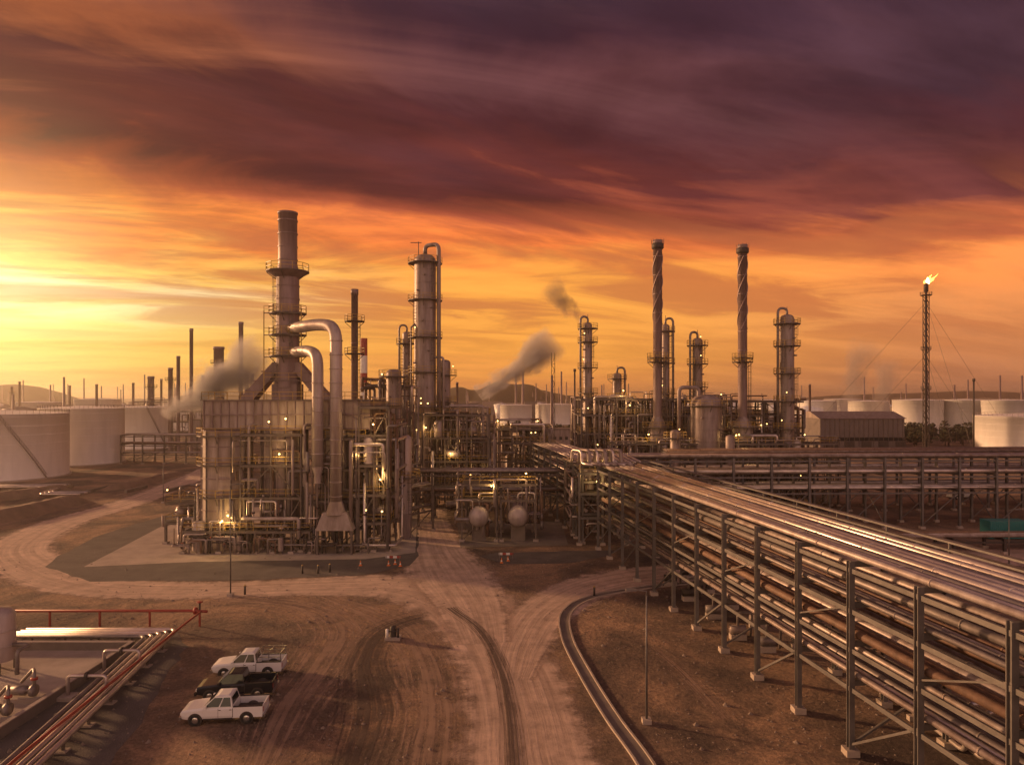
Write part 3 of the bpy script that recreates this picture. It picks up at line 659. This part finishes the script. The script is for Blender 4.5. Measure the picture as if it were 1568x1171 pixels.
# trees far
b=B();r=random.Random(5)
def clump(x,y,rad,h):
    b.tube([(x,y,0),(x+.3,y,h*.5)],.25,'dark_steel',5,r2=.12)
    for _ in range(70):
        a=r.uniform(0,6.28);q=rad*math.sqrt(r.random());zz_=h*(.25+.75*r.random()**.8)
        q*=math.sqrt(max(.05,1-((zz_/h-.55)/.55)**2));c=Vector((x+q*math.cos(a),y+q*math.sin(a),zz_));s_=r.uniform(.35,.9)
        u=Vector((r.gauss(0,1),r.gauss(0,1),r.gauss(0,1))).normalized();v=u.orthogonal().normalized()
        b.add([tuple(c+u*s_),tuple(c+v*s_),tuple(c-u*s_),tuple(c-v*s_)],[(0,1,2,3)],'leaf')
for i in range(190):
    px=r.choice((r.uniform(1215,1620),r.uniform(1215,1620),r.uniform(1215,1620),r.uniform(680,900)));d=r.uniform(310,400);clump(X(px,d),d,r.uniform(2.5,5),r.uniform(4,9))
b.build('tree_line')
# hills
def hill(px0,px1,pk,d,seed):
    b=B();r=random.Random(seed);n=60;x0,x1=X(px0,d),X(px1,d);h=Z(pk,d);vs=[]
    for j in range(9):
        for i in range(n+1):
            t=i/n;s_=math.sin(math.pi*t)**.8*(1+.18*math.sin(9*t+seed)+.09*math.sin(23*t+seed*2))*math.sin(math.pi*j/8)
            vs.append((x0+(x1-x0)*t,d+(j-4)*60,max(-1,h*s_+r.uniform(-1,1)*.6 if 0<j<8 else -1)))
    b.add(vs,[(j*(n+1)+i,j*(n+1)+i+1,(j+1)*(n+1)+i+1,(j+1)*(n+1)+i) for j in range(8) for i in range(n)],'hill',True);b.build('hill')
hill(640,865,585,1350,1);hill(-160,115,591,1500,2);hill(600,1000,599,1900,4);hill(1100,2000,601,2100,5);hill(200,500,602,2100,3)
# berms
def berm(pts,w_,h):
    b=B();P=cr([(*G(*p),0) for p in pts],10);vs=[]
    r=random.Random(4)
    for i,p in enumerate(P):
        q=P[min(i+1,len(P)-1)]-P[max(i-1,0)];t=Vector((q.x,q.y)).normalized();n=Vector((t.y,-t.x));e_=min(1,i/4,(len(P)-1-i)/4)
        for k,zq in ((-1,-.05),(-.3,h*.95),(.3,h),(1,-.05)): vs.append((p.x+n.x*k*w_+r.uniform(-.3,.3),p.y+n.y*k*w_+r.uniform(-.3,.3),zq*e_+r.uniform(-.12,.12)*(zq>0)))
    b.add(vs,[(i*4+j,i*4+j+1,i*4+5+j,i*4+4+j) for i in range(len(P)-1) for j in range(3)],'berm',True);b.build('earth_berm')
berm([(-120,815),(0,796),(70,780),(128,766)],3.4,1.9);berm([(-150,780),(0,765),(60,757),(110,750)],3,1.7);berm([(150,752),(210,742),(285,722)],2.2,1.2)
b=B()
for k in range(4): b.tube([(X(-60,170)+k,160+k*1.4,1.0),(X(120,170),163+k*1.4,1.0),(X(145,170),150+k*1.3,1.0),(X(200,170),150+k*1.3,1.0)],.24,'pipe_grey' if k%2 else 'pipe_al',7,bend=1.5)
for k in range(9): b.box(-125+k*9,-124.4+k*9,159,168,0,.7,'conc_dark')
b.build('ground_pipeline')
# ---------------------------------------------------------------- foreground left piping + bund
b=B()
yy=66.5
b.tube([(-56,yy,1.5),(-31,yy,1.5),(-29.2,yy-.2,1.5)],.13,'red',10);b.tube([(-29.8,yy,1.5),(-29.8,yy-4,1.35),(-28.4,40,1.35),(-27,28,1.35)],.10,'red',8,bend=.8)
for i in range(6): b.beam((-54+i*4.8,yy,0),(-54+i*4.8,yy,1.4),.15,.15,'red')
b.rev((-30.4,yy,1.5),[(.15,-.12),(.34,-.12),(.34,.12),(.15,.12)],'red',10,axis=(1,0,0));b.beam((-30,yy,1.4),(-30,yy,2.4),.12,.12,'dark_steel');b.rev((-30,yy,2.3),[(.05,0),(.3,0),(.3,.1),(.05,.1)],'red',10)
b.build('fire_water_pipe')
b=B()
for k in range(5):
    o=k*.45
    b.tube([(-44-k*.2,62.8-o,.95),(-30.4-o,62.8-o,.95),(-27.2-o*1.1,40,.95),(-25.6-o*1.1,26,.95)],.14 if k%2 else .18,'pipe_al' if k<4 else 'pipe_grey',10,bend=.9)
for i in range(10):
    y_=60-i*3.4;x_=-30.4+(60-y_)*.142; b.beam((x_-2.2,y_,.74),(x_+.3,y_,.74),.16,.14,'steel');b.beam((x_-1.9,y_,0),(x_-1.9,y_,.7),.14,.14,'steel');b.beam((x_+.1,y_,0),(x_+.1,y_,.7),.14,.14,'steel');b.box(x_-2.2,x_+.4,y_-.3,y_+.3,0,.12,'concrete')
for i in range(5): b.beam((-43+i*3,60.8,.74),(-43+i*3,63.1,.74),.16,.14,'steel');b.beam((-43+i*3,62,0),(-43+i*3,62,.7),.14,.14,'steel')
for yy,zz_ in ((55,1.9),(50.5,1.7)):
    b.tube([(-29.6,yy,.95),(-29.6,yy,zz_),(-32.4,yy,zz_),(-32.4,yy,.3)],.13,'pipe_al',8,bend=.3);b.rev((-31,yy,zz_),[(.13,-.1),(.28,-.1),(.28,.1),(.13,.1)],'dark_steel',8,axis=(1,0,0))
    b.box(-33,-31.8,yy-.5,yy+.5,0,.3,'concrete')
b.build('pipeline')
b=B()
x0,x1,y0,y1=-47,-33.2,44,60
b.box(x0,x1,y0,y1,.03,.08,'concrete')
for q in ((x0,x1,y1,y1+.3),(x0,x1,y0-.3,y0),(x1,x1+.3,y0-.3,y1+.3),(x0-.3,x0,y0-.3,y1+.3)): b.box(*q,0,.75,'conc_dark')
for q in ((x0-.03,x1+.33,y1-.03,y1+.33),(x1-.03,x1+.33,y0-.33,y1-.04)): b.box(*q,.75,.83,'concrete')
b.build('bund_basin')
b=B();b.rev((-41.2,55.5,0),[(1.2,1),(1.2,4.6),(.9,5.0),(.01,5.2)],'clad',24);b.rev((-41.2,55.5,0),[(.1,1),(1.2,1)],'clad',24)
for a in range(4): b.beam((-41.2+1.1*math.cos(a*1.57+.7),55.5+1.1*math.sin(a*1.57+.7),0),(-41.2+1.1*math.cos(a*1.57+.7),55.5+1.1*math.sin(a*1.57+.7),1.6),.16,.16,'steel')
for zq in (2.2,3.4): b.rev((-41.2,55.5,zq),[(1.2,-.05),(1.26,-.05),(1.26,.05),(1.2,.05)],'clad',24)
b.tube([(-40,55.5,2.2),(-38.6,55.5,2.2),(-38.6,54,2.2),(-38.6,54,.4)],.16,'pipe_grey',8,bend=.3);ladder(b,-40.6,54.2,0,5,'yellow',False);b.build('vertical_drum')
for xx,yy in ((-35.2,50),(-34.9,47),(-36.8,45.4)):
    b=B()
    b.box(xx-1.2,xx+1.2,yy-.5,yy+.5,.05,.4,'concrete');b.rev((xx-.9,yy,.85),[(.01,0),(.34,0),(.34,1.0),(.14,1.05),(.14,1.4),(.42,1.4),(.42,1.7),(.01,1.7)],'pipe_grey',14,axis=(1,0,0))
    b.tube([(xx+.7,yy,.9),(xx+.7,yy,2.1),(xx+.1,yy+.8,2.1),(xx-.8,yy+.8,1.1)],.12,'pipe_grey',8,bend=.25);b.rev((xx+.7,yy,1.7),[(.12,-.08),(.24,-.08),(.24,.08),(.12,.08)],'red',8)
    b.build('pump_set')
# ---------------------------------------------------------------- pickups
def pickup(name,x,y,rz,paint,rackm=None):
    b=B();P=paint
    st=[(2.68,.74,.55,.88),(2.62,.84,.46,.98),(2.3,.90,.42,1.06),(1.55,.93,.42,1.13),(1.2,.93,.42,1.16),(-.72,.93,.42,1.16)]
    vs=[];fs=[]
    for sx,hw,zb,zt in st: vs+=[(sx,-hw+.06,zb),(sx,-hw,zb+.2),(sx,-hw,zt-.12),(sx,-hw+.1,zt),(sx,hw-.1,zt),(sx,hw,zt-.12),(sx,hw,zb+.2),(sx,hw-.06,zb)]
    for i in range(len(st)-1):
        for j in range(8): k=(j+1)%8;fs.append((i*8+j,i*8+k,(i+1)*8+k,(i+1)*8+j))
    fs+=[tuple(range(7,-1,-1)),tuple(40+j for j in range(8))];b.add(vs,fs,P)
    b.box(-2.62,-.74,-.8,.8,.62,.70,'dark_steel')
    for s_ in (-1,1):
        a_,c_=sorted((s_*.82,s_*.93));b.box(-2.66,-.74,a_,c_,.45,1.16,P);b.box(-2.66,-.74,a_-.02,c_+.02,1.16,1.20,'paint_black')
    b.box(-2.70,-2.62,-.82,.82,.55,1.17,P);b.box(-2.82,-2.71,-.88,.88,.42,.60,'chrome')
    b.box(2.66,2.80,-.86,.86,.40,.62,'chrome' if P=='paint_white' else 'paint_black');b.box(2.675,2.70,-.45,.45,.66,.85,'dark_steel')
    for s_ in (-1,1):
        b.box(2.58,2.71,min(s_*.5,s_*.8),max(s_*.5,s_*.8),.70,.86,'white');b.box(-2.715,-2.69,min(s_*.72,s_*.84),max(s_*.72,s_*.84),.75,1.08,'red')
        b.box(.95,1.12,min(s_*.95,s_*1.14),max(s_*.95,s_*1.14),1.16,1.34,P)
    zb,zt=1.16,1.80;xf,xr,tf,tr_=1.25,-.70,.50,-.55;hb,ht=.88,.70
    b.hexa([(xr,-hb,zb),(xf,-hb,zb),(xf,hb,zb),(xr,hb,zb),(tr_,-ht,zt),(tf,-ht,zt),(tf,ht,zt),(tr_,ht,zt)],P)
    b.hexa([(tr_+.05,-ht+.06,zt),(tf-.05,-ht+.06,zt),(tf-.05,ht-.06,zt),(tr_+.05,ht-.06,zt),(tr_+.2,-ht+.2,zt+.05),(tf-.2,-ht+.2,zt+.05),(tf-.2,ht-.2,zt+.05),(tr_+.2,ht-.2,zt+.05)],P)
    def L_(a,c,t): return tuple(a[i]+(c[i]-a[i])*t for i in range(3))
    def pane(a,c,d,e_,u0,u1,v0,v1,off):
        q=[]
        for u,v in ((u0,v0),(u1,v0),(u1,v1),(u0,v1)):
            p=L_(L_(a,c,u),L_(e_,d,u),v);q.append((p[0]+off[0],p[1]+off[1],p[2]+off[2]))
        b.add(q,[(0,1,2,3)],'glass')
    for s_ in (-1,1):
        A_=(xr,s_*hb,zb);C_=(xf,s_*hb,zb);D_=(tf,s_*ht,zt);E_=(tr_,s_*ht,zt)
        pane(A_,C_,D_,E_,.05,.42,.06,.92,(0,s_*.02,.004));pane(A_,C_,D_,E_,.47,.95,.06,.92,(0,s_*.02,.004))
        b.box(-.74,-.70,min(s_*.925,s_*.935),max(s_*.925,s_*.935),.5,1.1,'dark_steel');b.box(.22,.24,min(s_*.925,s_*.935),max(s_*.925,s_*.935),.5,1.1,'dark_steel')
        b.box(.05,.2,min(s_*.93,s_*.95),max(s_*.93,s_*.95),.98,1.02,'dark_steel');b.box(-.65,-.5,min(s_*.93,s_*.95),max(s_*.93,s_*.95),.98,1.02,'dark_steel')
        b.box(-.7,1.2,min(s_*.90,s_*.945),max(s_*.90,s_*.945),.38,.46,'dark_steel')
    pane((xf,-hb,zb),(xf,hb,zb),(tf,ht,zt),(tf,-ht,zt),.06,.94,.1,.92,(.012,0,.01));pane((xr,-hb,zb),(xr,hb,zb),(tr_,ht,zt),(tr_,-ht,zt),.1,.9,.15,.85,(-.012,0,0))
    for wx in (1.72,-1.62):
        for s_ in (-1,1):
            b.rev((wx,s_*.70,.39),[(.01,.0),(.46,.0),(.46,.245),(.42,.248),(.01,.248)],'dark_steel',20,axis=(0,s_,0))
            b.rev((wx,s_*.72,.38),[(.01,0),(.36,0),(.38,.05),(.38,.21),(.35,.25),(.22,.262),(.21,.24)],'tyre',20,axis=(0,s_,0))
            b.rev((wx,s_*.72,.38),[(.21,.235),(.18,.25),(.06,.265),(.01,.265)],'chrome',12,axis=(0,s_,0))
    b.box(-2.5,2.4,-.6,.6,.3,.44,'dark_steel')
    if rackm:
        for xx in (-2.6,-1.7,-.8):
            for s_ in (-.86,.86): b.beam((xx,s_,1.2),(xx,s_,1.85),.05,.05,'chrome')
            b.beam((xx,-.86,1.85),(xx,.86,1.85),.05,.05,'chrome')
        for s_ in (-.86,.86): b.beam((-2.6,s_,1.85),(-.8,s_,1.85),.05,.05,'chrome');b.beam((-2.6,s_,1.55),(-.8,s_,1.55),.04,.04,'chrome')
    return b.build(name,(x,y,.012),rz)
pickup('pickup_truck',-19.6,47.4,math.pi+.10,'paint_white');pickup('pickup_truck',-20.3,51.2,math.pi+.12,'paint_black');pickup('pickup_truck',-20.9,55.2,math.pi+.08,'paint_white',True)
pickup('pickup_truck',X(288,118),118,1.9,'paint_white',True);pickup('pickup_truck',X(1470,150),150,.2,'paint_white')
# ---------------------------------------------------------------- lamps, poles, small items
def street(px,q,ht,side=1):
    x,y=G(px,q);b=B();b.tube([(x,y,0),(x,y,ht)],.09,'grey_steel',8,r2=.05);b.tube([(x,y,ht),(x,y,ht+.3),(x+side*1.0,y,ht+.4)],.05,'grey_steel',6);b.box(min(x+side*.7,x+side*1.4),max(x+side*.7,x+side*1.4),y-.14,y+.14,ht+.32,ht+.46,'grey_steel');b.box(x-.3,x+.3,y-.3,y+.3,0,.3,'concrete');b.build('street_lamp')
street(353,912,12,1);street(990,1106,8.6,-1);street(1545,866,7,1);street(250,770,8,1)
def cone(x,y):
    b=B();b.rev((x,y,0),[(.17,.04),(.12,.25)],'orange',12);b.rev((x,y,0),[(.12,.25),(.09,.42)],'white',12);b.rev((x,y,0),[(.09,.42),(.03,.72),(.01,.73)],'orange',12);b.box(x-.22,x+.22,y-.22,y+.22,.035,.07,'orange');b.build('traffic_cone')
for p,q in ((595,866),(605,864),(613,867),(768,862),(778,859),(552,866)): cone(*G(p,q))
def barrier(x,y):
    b=B()
    for k in range(4): b.box(x-1+k*.5,x-.5+k*.5,y-.05,y+.05,.6,.9,'red' if k%2 else 'white')
    for s_ in (-.9,.9): b.beam((x+s_,y-.3,.04),(x+s_,y,.95),.07,.07,'steel');b.beam((x+s_,y+.3,.04),(x+s_,y,.95),.07,.07,'steel')
    b.build('road_barrier')
barrier(*G(602,861));barrier(*G(775,856))
def bollard(p,q):
    x,y=G(p,q);b=B();b.tube([(x,y,0),(x,y,1.0)],.12,'dark_steel',8);b.rev((x,y,1.0),[(.12,0),(.09,.1),(.01,.13)],'yellow',8);b.build('bollard')
for p,q in ((375,910),(463,878),(487,878),(505,876),(910,912)): bollard(p,q)
x,y=G(602,978);b=B();b.rev((x,y,.25),[(.3,0),(.3,.8),(.2,.95),(.01,1.0)],'dark_steel',12);b.box(x-.7,x+.7,y-.5,y+.5,0,.26,'concrete');b.tube([(x-.5,y-.3,.2),(x-.5,y-.3,1.0)],.14,'white',8);b.tube([(x+.5,y-.3,.2),(x+.5,y-.3,1.1)],.1,'dark_steel',8);b.tube([(x-.5,y-.3,.8),(x+.5,y-.3,.8)],.07,'dark_steel',6);b.build('valve_box')
x,y=G(1546,826);b=B();b.box(x-3,x+3,y,y+2.4,.15,2.75,'teal')
for k in range(20): b.box(x-2.95+k*.3,x-2.83+k*.3,y-.05,y,.3,2.6,'teal')
b.box(x-3.05,x+3.05,y-.08,y+2.48,2.75,2.85,'teal');b.build('shipping_container')
# equipment and low pipework beneath the rack
r=random.Random(9)
for k in range(9):
    b=B()
    y_=60+k*3;x_=rk(y_)[0]+r.uniform(.5,6);b.rev((x_,y_,.9),[(.01,0),(.4,0),(.4,1.4),(.01,1.5)],r.choice(('clad_dull','pipe_grey','dark_steel')),12,axis=(1,0,0));b.box(x_,x_+1.4,y_-.4,y_+.4,0,.5,'concrete');b.tube([(x_+.7,y_,1),(x_+.7,y_,2.4),(x_+2,y_,2.4),(x_+2,y_+.5,.1)],.12,'pipe_grey',7,bend=.3)
    b.build('pump_set')
b=B()
for k in range(5):
    xx=27.5+k*.55; b.tube([(xx,60,.5),(xx,42-k,.5),(xx,42-k,3.4),(xx+2.4,42-k,3.4),(xx+2.4,30,3.4)],.16,'pipe_al',8,bend=.5)
for k in range(6): b.box(27,30.5,40+k*3.5,40.4+k*3.5,0,.34,'concrete')
b.build('ground_pipeline')
# loose stones
b=B();r=random.Random(2)
for _ in range(3200):
    d=r.uniform(36,95);x=r.uniform(-.75,.75)*d;s_=r.uniform(.04,.12)*(1 if r.random()<.94 else 2.2)
    if abs(x-2)<6 and d<70: continue
    vs=[(x+s_*r.uniform(.6,1.2)*math.cos(a),d+s_*r.uniform(.6,1.2)*math.sin(a),0) for a in (0,1.25,2.5,3.77,5.0)]+[(x,d,s_*r.uniform(.6,1.1))]
    b.add(vs,[(i,(i+1)%5,5) for i in range(5)],'rock')
b.build('loose_stones')
# ---------------------------------------------------------------- steam / smoke plumes
def plume(px,q,d,sx,sz,tilt,dens,colr,seed):
    m=bpy.data.materials.new('steam');m.use_nodes=True;nt=m.node_tree;N=nt.nodes;L=nt.links
    N.remove(N['Principled BSDF']);out=N['Material Output'];v=N.new('ShaderNodeVolumePrincipled');v.inputs['Color'].default_value=(*colr,1);v.inputs['Anisotropy'].default_value=.1
    tc=N.new('ShaderNodeTexCoord');sp=N.new('ShaderNodeSeparateXYZ');L.new(tc.outputs['Object'],sp.inputs[0])
    def ma(op,a,b=0.0,clamp=False):
        n=N.new('ShaderNodeMath');n.operation=op;n.use_clamp=clamp
        for i,vv in enumerate((a,b)):
            if isinstance(vv,(int,float)): n.inputs[i].default_value=vv
            else: L.new(vv,n.inputs[i])
        return n.outputs[0]
    lat=ma('SQRT',ma('ADD',ma('MULTIPLY',sp.outputs[0],sp.outputs[0]),ma('MULTIPLY',sp.outputs[1],sp.outputs[1])))
    t=ma('MULTIPLY',ma('ADD',sp.outputs[2],1.0),.5);rad=ma('ADD',.22,ma('MULTIPLY',t,.55))
    no=N.new('ShaderNodeTexNoise');no.noise_dimensions='4D';no.inputs['W'].default_value=seed;no.inputs['Scale'].default_value=2.3;no.inputs['Detail'].default_value=5;no.inputs['Roughness'].default_value=.62;L.new(tc.outputs['Object'],no.inputs[0])
    e_=ma('ADD',ma('SUBTRACT',rad,lat),ma('MULTIPLY',ma('SUBTRACT',no.outputs[0],.5),1.7))
    den=ma('MULTIPLY',ma('MULTIPLY',e_,3.0,True),ma('MULTIPLY',ma('SUBTRACT',1.0,t),2.4,True));L.new(ma('MULTIPLY',den,dens),v.inputs['Density'])
    L.new(v.outputs[0],out.inputs['Volume']);M['steam%d'%seed]=m
    b=B();b.box(-1,1,-1,1,-1,1,'steam%d'%seed);o=b.build('steam_plume');o.scale=(sx,sx,sz);o.rotation_euler=(0,tilt,0)
    base=Vector((X(px,d),d,Z(q,d)));o.location=base+Vector((math.sin(tilt)*sz,0,math.cos(tilt)*sz))
plume(252,636,240,13,21,1.0,.5,(1,.98,.97),1)
plume(735,608,300,12,21,.92,.5,(.98,.92,.94),2)
plume(895,496,200,6,8,-.75,.35,(.5,.40,.38),3)
plume(1285,640,330,12,20,.35,.14,(.8,.7,.68),4)
plume(1345,632,340,10,14,.2,.14,(.8,.7,.68),5)
# ---------------------------------------------------------------- haze
m=bpy.data.materials.new('haze');m.use_nodes=True;nt=m.node_tree;nt.nodes.remove(nt.nodes['Principled BSDF']);v=nt.nodes.new('ShaderNodeVolumeScatter')
v.inputs['Color'].default_value=(.97,.88,.80,1);v.inputs['Density'].default_value=.00032;v.inputs['Anisotropy'].default_value=.78;nt.links.new(v.outputs[0],nt.nodes['Material Output'].inputs['Volume']);M['haze']=m
b=B();b.box(-2000,2000,-60,3000,-2,50,'haze');b.build('haze')
for i,(x,y,z) in enumerate(LAMPS):
    l=bpy.data.lights.new('plant_lamp','POINT');l.energy=190;l.color=(1,.60,.20);l.shadow_soft_size=.2
    o=bpy.data.objects.new('plant_lamp',l);scene.collection.objects.link(o);o.location=(x,y,z)
# ---------------------------------------------------------------- camera
cam=bpy.data.cameras.new('camera');cam.sensor_width=36;cam.lens=36*F/1568;cam.shift_y=22.5/1568;cam.clip_end=20000
co=bpy.data.objects.new('camera',cam);scene.collection.objects.link(co);co.location=(0,0,H);co.rotation_euler=(math.pi/2,0,0);scene.camera=co
scene.view_settings.view_transform='Standard';scene.view_settings.look='None';scene.view_settings.exposure=0
